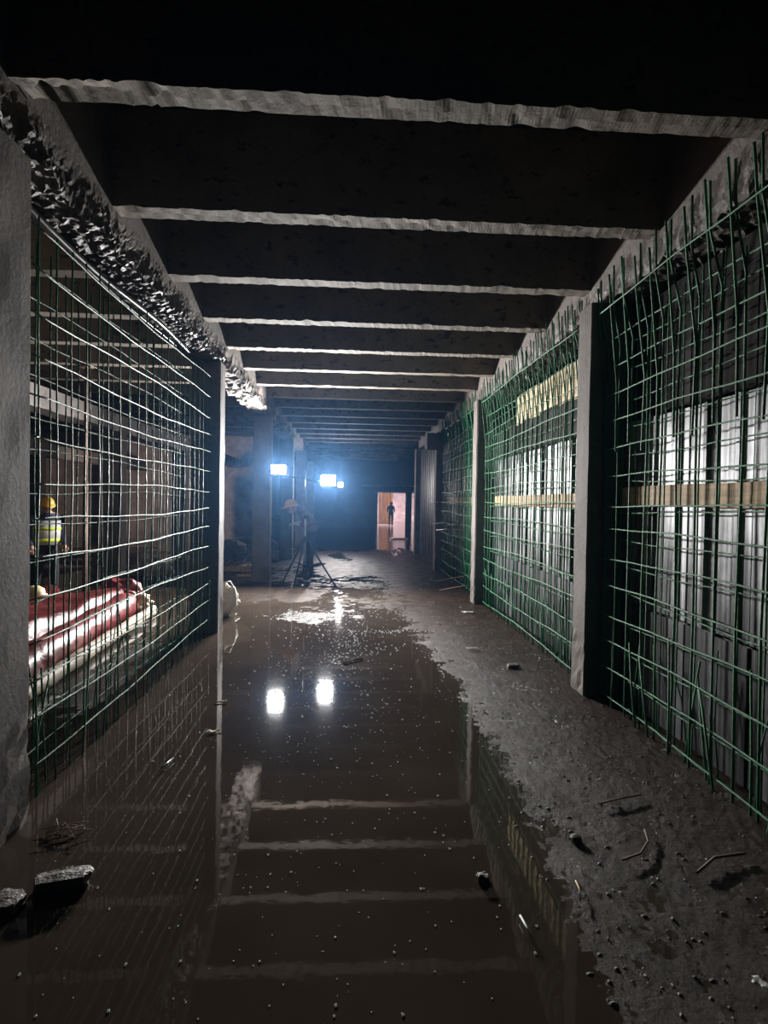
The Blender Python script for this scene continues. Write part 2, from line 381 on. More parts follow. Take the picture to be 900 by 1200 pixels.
formwork(RP[0]+TH+.02, RP[1]-.01, 'bright streaked steel sheeting behind the middle right mesh', T3[:2]+((2.14, 2.52, 'flat_panel', 'tier_dark'),))
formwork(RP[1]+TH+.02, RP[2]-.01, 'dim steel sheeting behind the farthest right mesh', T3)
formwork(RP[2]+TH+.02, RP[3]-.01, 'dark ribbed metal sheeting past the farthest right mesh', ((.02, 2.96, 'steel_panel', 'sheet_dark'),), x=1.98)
def timber(name, y0, y1, z0, z1, x0, x1, label, cat, mat='timber', seed=0):
    bm = bmesh.new()
    rough_prism(bm, [(x0, z0), (x1, z0), (x1, z1), (x0, z1)], y0, y1, 24, lambda p: Vector((0, 0, .008*noise.noise(Vector((seed, p.y*1.5, 0)))+.003*noise.noise(p*12))))
    return tag(obj(name, bm, mat), label, cat, 'timber rails clamped across the sheeting')
timber('timber_rail', -.4, RP[0]-.12, 1.50, 1.635, 2.045, 2.078, 'long tan timber rail across the nearest right sheeting', 'timber rail')
timber('timber_rail', RP[0]+TH+.1, RP[1]-.25, 1.47, 1.60, 2.045, 2.078, 'tan timber rail across the middle right sheeting', 'timber rail', seed=3)
timber('timber_rail', RP[1]+TH+.1, RP[2]-.2, 1.47, 1.60, 2.045, 2.078, 'dim timber rail across the farthest right sheeting', 'timber rail', seed=6)
bm = bmesh.new(); rough_prism(bm, [(2.10, 2.50), (2.135, 2.50), (2.135, 2.86), (2.10, 2.86)], RP[0]+TH+.05, 7.35, 30, lambda p: Vector((0, 0, .02*noise.noise(Vector((3, p.y*4, 0))))))
tag(obj('timber_board', bm, 'timber_pale'), 'pale yellow board along the top of the middle right sheeting', 'board')

# ------------------------------------------------------------------ rebar meshes
def bar_mesh(pts, r, n=6):
    bm = bmesh.new(); tube(bm, pts, r, n); me = bpy.data.meshes.new('bar'); bm.to_mesh(me); bm.free()
    me.materials.append(MATS['rebar_green']); return me
def rebar_panel(x, ys, zs, label, side, kink=0.0, ztop=None, rv=.0075, rh=.0062, starters=0, seed=0, lap=0, n=6, wob=.012, zfun=None):
    """one layer of green mesh in a plane of constant x"""
    rnd = random.Random(seed)
    ym = (ys[0]+ys[-1])/2
    e = empty('rebar_mesh', (x, ym, 0), label, 'rebar mesh', 'green rebar mesh panels between the columns')
    variants = []
    for q in range(5):
        a, b_ = rnd.uniform(-wob, wob), rnd.uniform(-wob, wob)
        top = (ztop or zs[0]+.12)+rnd.uniform(-.05, .05)
        if kink:
            k = kink*rnd.uniform(.8, 1.2)
            pts = [(0, 0, -.02), (a*.5, b_, .9), (0, -b_, 1.9), (a*.4, 0, zs[1]-.06), (-k*side*.9, b_*.6, zs[0]), (-k*side, b_*1.2, top)]
        else:
            pts = [(0, 0, -.02), (a, b_, .8), (0, -b_*.5, 1.6), (a*.6, b_, 2.3), (0, a, top)]
        variants.append(bar_mesh(pts, rv, n))
    for i, y in enumerate(ys):
        o = obj('vertical_bar', None, None, e, me=variants[i % 5]); o.location = (0, y-ym+rnd.uniform(-.015, .015), 0)
    if lap:
        lapv = [bar_mesh([(0, 0, 0), (.004, rnd.uniform(-.02, .02), .5), (-kink*side*.8, 0, 1.05), (-kink*side, .01, 1.05+.25)], rv*1.05, n) for _ in range(3)]
        for i, y in enumerate(ys[::lap]):
            o = obj('lap_bar', None, None, e, me=lapv[i % 3]); o.location = (-.014*side, y-ym+.02, zs[0]-1.05+rnd.uniform(-.08, .06))
    L = ys[-1]-ys[0]+.04; hv = []
    for q in range(4):
        ph = rnd.uniform(0, 6); am = rnd.uniform(.006, .02)
        pts = [(0, -L/2+L*t/14, am*math.sin(ph+t*.45)+.004*math.sin(ph*3+t*1.7)) for t in range(15)]
        hv.append(bar_mesh(pts, rh, n))
    for i, z in enumerate(zs):
        o = obj('horizontal_bar', None, None, e, me=hv[i % 4])
        o.location = (-side*(.0135+(kink*.9 if (kink and i == 0) else 0)), rnd.uniform(-.008, .008), z+rnd.uniform(-.012, .012))
        o.rotation_euler.x = rnd.uniform(-.006, .006)
    sv = [bar_mesh([(0, 0, -.03), (rnd.uniform(-.02, .02), d*.4, .3), (rnd.uniform(-.03, .03), d, h)], rv*.95, n)
          for d, h in ((.12, .55), (-.10, .62), (.05, .7), (.18, .48))]
    for i in range(starters):
        o = obj('starter_bar', None, None, e, me=sv[i % 4]); o.location = (rnd.uniform(-.03, .05)*side, -L/2+L*(i+.5)/starters+rnd.uniform(-.05, .05), 0)
    return e
def rng(a, b_, s):
    k = int((b_-a)/s); return [a+s*i for i in range(k+1)]
zr = [2.965, 2.735]+[2.735-.2045*i for i in range(1, 14)]
rebar_panel(1.955, rng(.9, 4.37, .192), zr, 'front layer of the nearest right green mesh', 1, .075, 3.21, starters=20, seed=1, lap=1, rv=.0068, rh=.0054)
rebar_panel(2.025, rng(.98, 4.35, .192), [z-.05 for z in zr[1:]], 'rear layer of the nearest right green mesh by the sheeting', 1, 0, 2.9, starters=10, seed=2, rv=.005, rh=.0046)
rebar_panel(1.955, rng(4.72, 8.42, .165), zr, 'front layer of the middle right green mesh', 1, .075, 3.2, starters=26, seed=3, lap=1, rv=.006, rh=.0055)
rebar_panel(2.025, rng(4.80, 8.40, .165), [z-.06 for z in zr[1:]], 'rear layer of the middle right green mesh by the sheeting', 1, 0, 3.05, starters=16, seed=4, rv=.0055, rh=.005)
rebar_panel(1.955, rng(8.78, 12.48, .18), zr, 'front layer of the farthest right green mesh', 1, .075, 3.2, starters=10, seed=5, lap=2, n=5)
rebar_panel(2.025, rng(8.85, 12.4, .18), [z-.06 for z in zr[1:]], 'rear layer of the farthest right green mesh', 1, 0, 3.0, seed=6, n=5)
zl = [2.78-.2*i for i in range(14)]
rebar_panel(-1.545, rng(2.80, 6.50, .168), zl, 'front layer of the left green mesh', -1, 0, 2.88, starters=14, seed=7, rv=.0048, wob=.02, rh=.0046)
rebar_panel(-1.70, rng(2.88, 6.48, .168), [z-.045 for z in zl], 'rear layer of the left green mesh', -1, 0, 2.84, starters=12, seed=8, rv=.0045, rh=.004, wob=.025)
# thin dark hose pair under the left girder
for j, (hx, hz, lb) in enumerate(((-1.735, 2.985, 'outer black hose running under the hacked left girder'), (-1.655, 2.965, 'inner black hose running under the hacked left girder'))):
    bm = bmesh.new(); tube(bm, [(hx+.012*math.sin(t*.7+j), 2.2+t*.28, hz+.02*math.sin(t*.5+j*2)) for t in range(16)], .016+.004*j, 8)
    tag(obj('rubber_hose', bm, 'black_rubber'), lb, 'hose', 'hoses under the left girder')
# rods poking out of the third right column
for j, (p, q, lb) in enumerate((((2.0, 11.6, 1.56), (1.70, 12.3, 1.46), 'upper dark rod poking from the farthest right mesh'),
                                ((2.0, 10.9, 1.14), (1.68, 12.0, 1.04), 'middle dark rod poking from the farthest right mesh'),
                                ((1.99, 10.3, 1.02), (1.62, 10.9, .97), 'pale rod poking from the farthest right mesh'),
                                ((1.99, 9.6, .28), (1.55, 10.3, .08), 'low dark rod leaning from the farthest right mesh to floor'),
                                ((1.99, 9.2, .18), (1.5, 9.6, .03), 'lowest rod lying against the farthest right mesh'))):
    bm = bmesh.new(); tube(bm, [p, tuple((a+b_)/2+.01 for a, b_ in zip(p, q)), q], .01, 6)
    tag(obj('steel_rod', bm, 'grey_steel' if j == 2 else 'rusty_steel'), lb, 'rod', 'rods poking from the far mesh')

# ------------------------------------------------------------------ lamps
def flood_head(parent, loc, w_, h, led, rz=0, tilt=0):
    """lamp facing local -y"""
    M = Matrix.Rotation(rz, 4, 'Z') @ Matrix.Rotation(tilt, 4, 'X')
    bm = bmesh.new(); box(bm, (-w_/2-.02, .0, -h/2-.02), (w_/2+.02, .045, h/2+.02))
    for k in range(7): 
        x = -w_/2+w_*k/6; box(bm, (x-.004, .045, -h/2), (x+.004, .085, h/2))
    for a, b_ in (((-w_/2-.02, -.012, h/2), (w_/2+.02, 0, h/2+.02)), ((-w_/2-.02, -.012, -h/2-.02), (w_/2+.02, 0, -h/2)),
                  ((-w_/2-.02, -.012, -h/2), (-w_/2, 0, h/2)), ((w_/2, -.012, -h/2), (w_/2+.02, 0, h/2))): box(bm, a, b_)
    hd = obj('lamp_head', bm, 'black_steel', parent); hd.matrix_local = Matrix.Translation(loc) @ M
    bm = bmesh.new(); f = bm.faces.new([bm.verts.new(p) for p in ((-w_/2, -.004, -h/2), (w_/2, -.004, -h/2), (w_/2, -.004, h/2), (-w_/2, -.004, h/2))])
    obj('lens', bm, led, hd)['label'] = 'glowing white lamp lens'
    bm = bmesh.new(); tube(bm, [(-w_/2-.035, .02, 0), (-w_/2-.035, .03, -h/2-.05), (w_/2+.035, .03, -h/2-.05), (w_/2+.035, .02, 0)], .008, 6)
    obj('bracket', bm, 'black_steel', hd)
    return hd
def tripod(loc, hub, height, feet, label):
    e = empty('floodlight_tripod', loc, label, 'work light')
    bm = bmesh.new(); tube(bm, [(0, 0, .22), (0, 0, height*.62)], .019, 8); tube(bm, [(0, 0, height*.6), (0, 0, height)], .013, 8)
    obj('mast', bm, 'grey_steel', e)
    bm = bmesh.new(); tube(bm, [(0, 0, hub-.05), (0, 0, hub+.05)], .035, 8); obj('hub', bm, 'black_steel', e)
    bm = bmesh.new(); tube(bm, [(0, 0, .33), (0, 0, .38)], .03, 8); obj('brace_collar', bm, 'black_steel', e)
    bm = bmesh.new(); tube(bm, [(0, 0, height*.6-.04), (0, 0, height*.6+.04)], .026, 8); tube(bm, [(0, 0, height*.6), (.07, -.02, height*.6+.02)], .008, 6); obj('clamp', bm, 'black_steel', e)
    for (fx_, fy_) in feet:
        bm = bmesh.new(); tube(bm, [(fx_*.05, fy_*.05, hub), (fx_, fy_, .015)], .016, 6); leg = obj('leg', bm, 'black_steel', e)
        bm = bmesh.new(); tube(bm, [(0, 0, .35), (fx_*.52, fy_*.52, hub*.5)], .009, 5); obj('brace', bm, 'black_steel', leg)
        bm = bmesh.new(); blob(bm, (fx_, fy_, .015), (.028, .028, .02), 1); obj('rubber_foot', bm, 'black_rubber', leg)
    return e
t = tripod((-.79, 10.16, 0), .82, 2.02, ((-.42, .40), (-.17, -.12), (.53, .02)), 'black tripod with two lit white floodlights in front of the worker')
bm = bmesh.new(); tube(bm, [(-.50, .03, 1.93), (0, .02, 1.86), (.42, .03, 1.74)], .014, 6); obj('crossbar', bm, 'black_steel', t)
flood_head(t, (-.475, 0, 2.02), .235, .145, 'led_main', rz=.05, tilt=.03)
flood_head(t, (.385, 0, 1.85), .235, .165, 'led_main', rz=-.02, tilt=.03)
bm = bmesh.new(); tube(bm, [(.52, .06, 1.83), (.55, .08, 1.6), (.52, .10, 1.4), (.42, .12, 1.22), (.28, .12, 1.12), (.05, .05, 1.05), (.02, .02, .95)], .007, 6); obj('cable', bm, 'black_rubber', t)
bm = bmesh.new(); tube(bm, [(.01, -.02, 1.2), (-.08, -.02, 1.22), (-.09, -.03, 1.05), (-.11, -.04, .85)], .005, 5); obj('cable', bm, 'black_rubber', t)
# distant lamp hung from the ceiling
e = empty('hanging_lamp', (-.34, 18, 1.99), 'tiny distant work lamp hanging right of the twin floodlights', 'work light')
flood_head(e, (0, 0, 0), .13, .11, 'led_far')
bm = bmesh.new(); tube(bm, [(0, .03, .05), (0, .03, .8), (0, .03, ZTOP-1.99)], .008, 6); obj('cord', bm, 'black_rubber', e)
# lamp in the left bay, standing behind the edge column
t = tripod((-2.36, 3.9, 0), .8, 2.0, ((-.4, .25), (.12, .2), (-.1, -.45)), 'work light standing in the left bay behind the edge column')
flood_head(t, (0, .0, 2.12), .2, .15, 'led_side', rz=math.pi+1.12, tilt=-.5)
t = tripod((-6.15, 15.2, 0), .8, 1.9, ((-.4, .3), (.35, .3), (0, -.45)), 'work light deep in the left bay behind the broad grey column')
flood_head(t, (0, .0, 1.98), .2, .15, 'led_bay', rz=math.pi-.1, tilt=-.05)
# lit lamp behind the far doorway
e = empty('ceiling_lamp', (2.6, 38.5, 3.2), 'warm lamp under the ceiling of the room behind the doorway', 'lamp')
bm = bmesh.new(); box(bm, (-.5, -.12, .02), (.5, .12, .1)); tube(bm, [(-.4, 0, .1), (-.4, 0, .65)], .01); tube(bm, [(.4, 0, .1), (.4, 0, .65)], .01); obj('housing', bm, 'black_steel', e)
bm = bmesh.new(); bm.faces.new([bm.verts.new(p) for p in ((-.48, -.1, .015), (-.48, .1, .015), (.48, .1, .015), (.48, -.1, .015))]); obj('lens', bm, 'led_room', e)

# ------------------------------------------------------------------ people
def person(loc, rz, J, R, edges, region, mats, label, scale=1.0, helmet='helmet_yellow', head=None, facing=Vector((-1, 0, 0)), brim=.05, hands=(), sub=2):
    e = empty('person', loc, label, 'person', rz=rz); e.scale = (scale,)*3
    names = list(J); me = bpy.data.meshes.new('body_cage')
    me.from_pydata([J[n] for n in names], [(names.index(a), names.index(b_)) for a, b_ in edges], [])
    tmp = bpy.data.objects.new('body_cage', me); C.objects.link(tmp)
    md = tmp.modifiers.new('s', 'SKIN'); md.use_smooth_shade = True
    for i, n in enumerate(names):
        sv = me.skin_vertices[0].data[i]; r = R[n]; sv.radius = r if isinstance(r, tuple) else (r, r); sv.use_root = (n == 'pelvis')
    ms = tmp.modifiers.new('b', 'SUBSURF'); ms.levels = sub; ms.render_levels = sub
    bpy.context.view_layer.update()
    dg = bpy.context.evaluated_depsgraph_get(); bme = bpy.data.meshes.new_from_object(tmp.evaluated_get(dg))
    bpy.data.objects.remove(tmp)
    bm = bmesh.new(); bm.from_mesh(bme)
    for f in bm.faces: f.material_index = region(f.calc_center_median())
    # head details
    h = Vector(head); side = Vector((0, 1, 0)); 
    if abs(facing.y) > .7: side = Vector((1, 0, 0))
    blob(bm, h, (.082, .076, .105), 2, mi=0)
    blob(bm, h+facing*.085+Vector((0, 0, -.01)), (.02, .016, .024), 1, mi=0)
    blob(bm, h+facing*.07+Vector((0, 0, -.055)), (.015, .022, .007), 1, mi=4)
    for s in (-1, 1):
        blob(bm, h+side*s*.078+Vector((0, 0, -.01)), (.02, .012, .03) if facing.x else (.012, .02, .03), 1, mi=0)
        blob(bm, h+facing*.072+side*s*.03+Vector((0, 0, .012)), (.008, .008, .006), 1, mi=4)
    # fingers
    for (w0, d, up) in hands:
        w0, d, up = Vector(w0), Vector(d).normalized(), Vector(up).normalized(); sd = d.cross(up)
        for k, ln in enumerate((.07, .08, .075, .06)):
            b0 = w0+sd*(k-1.5)*.02; p1 = b0+d*ln*.5; p2 = p1+d*ln*.35-up*.02; p3 = p2+d*ln*.1-up*.03
            tube(bm, [b0, p1, p2, p3], [.0095, .009, .0085, .006], 6, mi=5)
        b0 = w0-sd*.035-d*.04; tube(bm, [b0, b0-sd*.025+d*.03, b0-sd*.02+d*.06-up*.01], [.011, .0095, .007], 6, mi=5)
    bpy.data.meshes.remove(bme)
    obj('body', bm, mats, e, smooth=True)
    # helmet: dome with brim
    bm = bmesh.new(); bmesh.ops.create_uvsphere(bm, u_segments=20, v_segments=10, radius=1)
    bmesh.ops.bisect_plane(bm, geom=bm.verts[:]+bm.edges[:]+bm.faces[:], plane_co=(0, 0, 0), plane_no=(0, 0, -1), clear_outer=True)
    for v in bm.verts: v.co = Vector((v.co.x*.122, v.co.y*.105, v.co.z*.115))
    rings = []
    for (s, z) in ((1.0, 0), (1.16, -.012), (1.14, -.018), (.98, -.006)):
        rings.append([bm.verts.new(((.122*s+(brim if math.cos(a) > .2 and 1.05 < s else 0)*max(0, math.cos(a)))*math.cos(a), .105*s*math.sin(a), z-(.01*max(0, math.cos(a)) if s > 1.05 else 0))) for a in [2*math.pi*k/20 for k in range(20)]])
    for a, b_ in zip(rings, rings[1:]):
        for k in range(20): bm.faces.new((a[k], a[(k+1)%20], b_[(k+1)%20], b_[k]))
    tube(bm, [(.1*math.cos(t), 0, .1*math.sin(t)+.02) for t in [math.pi*k/10 for k in range(11)]], .012, 5)
    hm = obj('helmet', bm, helmet, e, smooth=True)
    hm.location = h+Vector((0, 0, .035)); hm.rotation_euler = (0, .22, math.atan2(facing.y, facing.x))
    return e
E0 = [('pelvis','belly'),('belly','chest'),('chest','neck'),('neck','head')]
for s in 'LR':
    E0 += [('chest','sh'+s),('sh'+s,'el'+s),('el'+s,'wr'+s),('wr'+s,'ha'+s),('pelvis','hip'+s),('hip'+s,'kn'+s),('kn'+s,'an'+s),('an'+s,'to'+s)]
R0 = {'pelvis': .14, 'belly': (.14, .125), 'chest': (.15, .13), 'neck': .06, 'head': .07}
for s in 'LR':
    R0.update({'sh'+s: .07, 'el'+s: .052, 'wr'+s: .036, 'ha'+s: (.022, .042), 'hip'+s: .10, 'kn'+s: .068, 'an'+s: .05, 'to'+s: .042})
# worker bending over behind the tripod, facing left
J = {'pelvis': (.08, 0, .90), 'belly': (.04, 0, 1.04), 'chest': (-.08, 0, 1.20), 'neck': (-.22, 0, 1.32), 'head': (-.31, 0, 1.36)}
for s, q in (('L', -1), ('R', 1)):
    J.update({'sh'+s: (-.10, .19*q, 1.24), 'el'+s: (.0, .27*q, 1.02), 'wr'+s: (-.20, .20*q, 1.06), 'ha'+s: (-.28, .17*q, 1.07),
              'hip'+s: (.07, .10*q, .82), 'kn'+s: (.02, .12*q+.02, .46), 'an'+s: (.05, .12*q, .08), 'to'+s: (-.11, .13*q, .045)})
J['knR'] = (-.05, .13, .46); J['anR'] = (-.10, .14, .08); J['toR'] = (-.25, .15, .045)
def reg1(c):
    if c.x < -.24 and c.z > 1.22: return 0
    if c.x < -.17 and 1.0 < c.z < 1.13 and abs(c.y) > .1: return 5
    if c.z < .10: return 3
    if c.z < .93: return 1
    return 2
person((-.77, 10.95, 0), 0, J, R0, E0, reg1, ['skin', 'dark_cloth', 'plum_shirt', 'black_rubber', 'dark_cloth', 'glove'],
       'stooping worker in yellow helmet and dark clothes behind the floodlight tripod', 1.0, 'helmet_yellow', (-.36, 0, 1.35), Vector((-1, 0, 0)),
       hands=(((-.29, .17, 1.07), (-1, 0, -.1), (0, 0, 1)), ((-.29, -.17, 1.07), (-1, 0, -.1), (0, 0, 1))))
# vest wearer in the left bay, walking, seen from the side
J = {'pelvis': (0, 0, .88), 'belly': (.01, 0, 1.05), 'chest': (.04, 0, 1.26), 'neck': (.07, 0, 1.44), 'head': (.09, 0, 1.52)}
for s, q in (('L', -1), ('R', 1)):
    J.update({'sh'+s: (.04, .19*q, 1.34), 'el'+s: (.02, .25*q, 1.08), 'wr'+s: (.16, .24*q, .90), 'ha'+s: (.21, .23*q, .83),
              'hip'+s: (0, .10*q, .84), 'kn'+s: (.06+.08*q, .11*q, .47), 'an'+s: (.0+.14*q, .11*q, .08), 'to'+s: (.14+.14*q, .12*q, .045)})
def reg2(c):
    if c.z > 1.42: return 0
    if .14 < c.x and c.z < .90 and c.z > .72: return 5
    if c.z < .10: return 3
    if c.z < .92: return 1
    return 2
p = person((-4.43, 8.7, 0), -.9, J, R0, E0, reg2, ['skin', 'dark_cloth', 'navy_cloth', 'black_rubber', 'dark_cloth', 'skin'],
       'person in reflective vest and yellow helmet behind the left mesh', .88, 'helmet_yellow', (.11, 0, 1.54), Vector((1, 0, 0)),
       hands=(((.215, .23, .83), (.6, 0, -1), (1, 0, .5)), ((.215, -.23, .83), (.6, 0, -1), (1, 0, .5))))
def shell(bm, z0, z1, rx, ry, cx, n=24, th=.012, lean=.06):
    R_ = []
    for (z, k) in ((z0, 1), (z1, 1), (z1, 1-th/rx), (z0, 1-th/rx)):
        R_.append([bm.verts.new((cx+lean*(z-1.0)+rx*k*math.cos(2*math.pi*i/n), ry*k*math.sin(2*math.pi*i/n), z)) for i in range(n)])
    for a in range(4):
        for i in range(n): bm.faces.new((R_[a][i], R_[a][(i+1)%n], R_[(a+1)%4][(i+1)%n], R_[(a+1)%4][i]))
bm = bmesh.new(); shell(bm, .9, 1.3, .175, .215, .02); ve = obj('vest', bm, 'stripe_silver', p, smooth=True)
for z in (.95, 1.14): 
    bm = bmesh.new(); shell(bm, z, z+.05, .183, .222, .02); obj('reflective_stripe', bm, 'vest_lime', ve, smooth=True)
# far person beyond the doorway
J = {'pelvis': (0, 0, .92), 'belly': (0, 0, 1.08), 'chest': (0, 0, 1.28), 'neck': (0, 0, 1.46), 'head': (0, -.02, 1.55)}
for s, q in (('L', -1), ('R', 1)):
    J.update({'sh'+s: (.19*q, 0, 1.36), 'el'+s: (.25*q, .02, 1.10), 'wr'+s: (.20*q, -.14, .98), 'ha'+s: (.17*q, -.21, 1.0),
              'hip'+s: (.10*q, 0, .86), 'kn'+s: (.11*q, -.02, .47), 'an'+s: (.11*q, .02, .08), 'to'+s: (.12*q, -.13, .045)})
person((2.45, 35.5, 0), 0, J, R0, E0, lambda c: 0 if c.z > 1.46 else (3 if c.z < .1 else (1 if c.z < .95 else 2)), ['skin', 'dark_cloth', 'navy_cloth', 'black_rubber', 'dark_cloth', 'skin'],
       'tiny distant person in white helmet standing in the far doorway', .86, 'helmet_white', (0, -.03, 1.57), Vector((0, -1, 0)), sub=1,
       hands=(((.17, -.215, 1.0), (0, -1, .1), (0, 0, 1)), ((-.17, -.215, 1.0), (0, -1, .1), (0, 0, 1))))
# peach curtain behind that person
bm = bmesh.new(); pr = [(1.75+.9*t/30, 36.8+.06*math.sin(t*1.1)) for t in range(31)]; lo = [bm.verts.new((x, y, .05)) for x, y in pr]; hi = [bm.verts.new((x, y, 2.6)) for x, y in pr]
for k in range(30): bm.faces.new((lo[k], lo[k+1], hi[k+1], hi[k]))
r = bmesh.ops.solidify(bm, geom=bm.faces[:], thickness=.01)
tag(obj('hanging_sheet', bm, 'peach_cloth', smooth=True), 'peach sheet hanging behind the person in the far doorway', 'sheet')

# ------------------------------------------------------------------ left bay clutter
def roll(pts, r, name, mat, label, cat, amp=.02, seed=0, n=18):
    bm = bmesh.new(); P = [Vector(p) for p in pts]; m_ = 40; pp, rr_ = [], []
    for i in range(m_+1):
        t_ = i/m_*(len(P)-1); k = min(len(P)-2, int(t_)); pp.append(P[k].lerp(P[k+1], t_-k)); rr_.append(r*(1+.06*math.sin(i*.7+seed)))
    tube(bm, pp, rr_, n)
    for v in bm.verts: v.co += Vector((0, 0, 1))*amp*noise.noise(v.co*7+Vector((seed, 0, 0)))+Vector((1, 0, 0))*amp*noise.noise(v.co*11)
    return tag(obj(name, bm, mat, smooth=True), label, cat)
roll([(-2.51, 4.38, .15), (-2.56, 4.9, .16), (-2.68, 6.1, .15), (-2.78, 7.35, .16)], .15, 'tarp_roll', 'red_tarp', 'glossy red rolled tarpaulin behind the left mesh', 'tarpaulin')
roll([(-2.33, 4.2, .06), (-2.42, 5.6, .06), (-2.50, 7.5, .07)], .065, 'cloth_roll', 'cream_cloth', 'narrow cream cloth roll in front of the red roll', 'cloth roll', .01, 4, 12)
bm = bmesh.new(); nx_, ny_ = 34, 60; G = []
for j in range(ny_+1):
    for i in range(nx_+1):
        x = -2.75-1.3*i/nx_; y = 4.75+2.75*j/ny_ + .25*math.sin(i*.3)
        edge = min(1, i/4+.2)*min(1, (nx_-i)/5)*min(1, (ny_-j)/5+.1)
        z = edge*(.33+.07*noise.noise(Vector((x*2, y*1.2, 0)))+.05*abs(noise.noise(Vector((x*6, y*2.5, 3))))) + .02
        G.append(bm.verts.new((x, y, z)))
for j in range(ny_):
    for i in range(nx_): bm.faces.new((G[j*(nx_+1)+i], G[j*(nx_+1)+i+1], G[(j+1)*(nx_+1)+i+1], G[(j+1)*(nx_+1)+i]))
bmesh.ops.solidify(bm, geom=bm.faces[:], thickness=.012)
bmesh.ops.recalc_face_normals(bm, faces=bm.faces)
tag(obj('tarp_sheet', bm, 'red_tarp', smooth=True), 'creased dark red tarpaulin spread behind the red roll', 'tarpaulin')
for j, (c, s, lb) in enumerate((((-3.05, 7.85, .20), (.28, .22, .2), 'crumpled red tarpaulin bundle past the end of red roll'),
                                ((-2.78, 7.72, .12), (.2, .16, .12), 'small grey red bundle beside the roll end'))):
    bm = bmesh.new(); blob(bm, c, s, 4, .55, 2.2, j+2); 
    for v in bm.verts: v.co += v.normal*.02*noise.noise(v.co*16)
    tag(obj('tarp_bundle', bm, 'red_tarp' if j == 0 else 'cream_cloth'), lb, 'bundle')
bm = bmesh.new()
for rad, z in ((.01, .2), (.07, .195), (.105, .16), (.115, .08), (.12, .06), (.2, .02), (.205, .012), (.12, .045)):
    pass
prof = [(.0, .17), (.06, .165), (.1, .13), (.11, .06), (.2, .01), (.2, .0), (.105, .045), (.09, .11), (.0, .15)]
rg = [[bm.verts.new((max(a, .001)*math.cos(2*math.pi*k/24), max(a, .001)*math.sin(2*math.pi*k/24), z)) for k in range(24)] for a, z in prof]
for a, b_ in zip(rg, rg[1:]):
    for k in range(24): bm.faces.new((a[k], a[(k+1)%24], b_[(k+1)%24], b_[k]))
o = tag(obj('brimmed_hat', bm, 'hat_cream', smooth=True), 'cream brimmed hat lying on the dark red tarpaulin', 'hat'); o.location = (-3.55, 6.75, .31); o.rotation_euler = (.25, .1, 0)
# brown steel prop
e = empty('steel_prop', (-3.56, 8.0, 0), 'thin rusty brown prop standing behind the left mesh', 'prop')
bm = bmesh.new(); tube(bm, [(0, 0, 0), (0, 0, 1.7)], .032, 10); obj('outer_tube', bm, 'rusty_steel', e)
bm = bmesh.new(); tube(bm, [(0, 0, 1.6), (0, 0, 3.22)], .024, 10); obj('inner_tube', bm, 'rusty_steel', e)
bm = bmesh.new(); box(bm, (-.07, -.07, -.02), (.07, .07, .012)); obj('foot_plate', bm, 'rusty_steel', e)
bm = bmesh.new(); box(bm, (-.07, -.07, 3.22), (.07, .07, 3.24)); obj('head_plate', bm, 'rusty_steel', e)
# boxes against the far left wall, rubble
bm = bmesh.new(); rough_prism(bm, subdiv_profile([(-5.3, 0), (-4.75, 0), (-4.75, 2.15), (-5.3, 2.15)], .2), 18.2, 18.5, 3, lambda p: .02*Vector((noise.noise(p*4), noise.noise(p*5), 0)))
tag(obj('concrete_pier', bm, 'wall_concrete'), 'pale lit concrete pier far behind the left mesh', 'pier')
for j, (x, y, s, lb) in enumerate(((-2.35, 9.3, .14, 'grey rubble lump on wet ground behind left mesh'), (-3.5, 9.1, .12, 'white rubble lump near the brown prop'), (-3.9, 11.5, .3, 'pale rubble heap far behind the left mesh'))):
    bm = bmesh.new(); blob(bm, (x, y, s*.4), (s*1.3, s, s*.7), 3, .6, 2.5, j); tag(obj('rubble', bm, 'wall_concrete'), lb, 'rubble')
# sacks behind the mesh end column
for j, (c, s, lb) in enumerate((((-1.60, 7.55, .20), (.17, .14, .2), 'white sack slumped beside the left mesh end column'),
                                ((-1.72, 7.95, .10), (.2, .16, .10), 'flat white sack lying behind the slumped one'))):
    bm = bmesh.new(); blob(bm, c, s, 4, .35, 2, j+7)
    for v in bm.verts: v.co += v.normal*.015*noise.noise(v.co*18)
    if j == 0: tube(bm, [(-1.60, 7.5, .36), (-1.58, 7.45, .44), (-1.52, 7.45, .45), (-1.49, 7.48, .38)], .012, 6)
    tag(obj('sack', bm, 'white_sack'), lb, 'sack')
e = empty('pallet', (-2.5, 12.6, 0), 'dark slatted pallet on floor between left columns', 'pallet')
for k in range(6):
    bm = bmesh.new(); box(bm, (-.6+k*.2, -.5, .10), (-.48+k*.2, .5, .125)); obj('slat', bm, 'timber', e)
for k in range(3):
    bm = bmesh.new(); box(bm, (-.6, -.5+k*.45, 0), (.52, -.4+k*.45, .10)); obj('bearer', bm, 'timber', e)
bm = bmesh.new(); blob(bm, (-2.75, 13.6, .22), (.35, .3, .3), 4, .5, 2, 5); tag(obj('rag_heap', bm, 'rag'), 'dim grey heap of rags behind the dark pallet', 'heap')
bm = bmesh.new(); tube(bm, [(-2.15, 11.2, .03), (-1.75, 11.3, .03)], .03, 6); tag(obj('timber_offcut', bm, 'timber_pale'), 'pale timber offcut on the mud left of third column', 'timber')
bm = bmesh.new(); tube(bm, [(XL+.02, 10.65, .85), (XL+.05, 10.62, .75), (XL+.10, 10.6, .72), (XL+.16, 10.6, .66), (XL+.13, 10.6, .73), (XL+.03, 10.62, .80), (XL+.02, 10.63, .62)], .009, 5)
tag(obj('plastic_strip', bm, 'purple_plastic'), 'thin purple plastic strip tied to the column beside floodlights', 'strip')
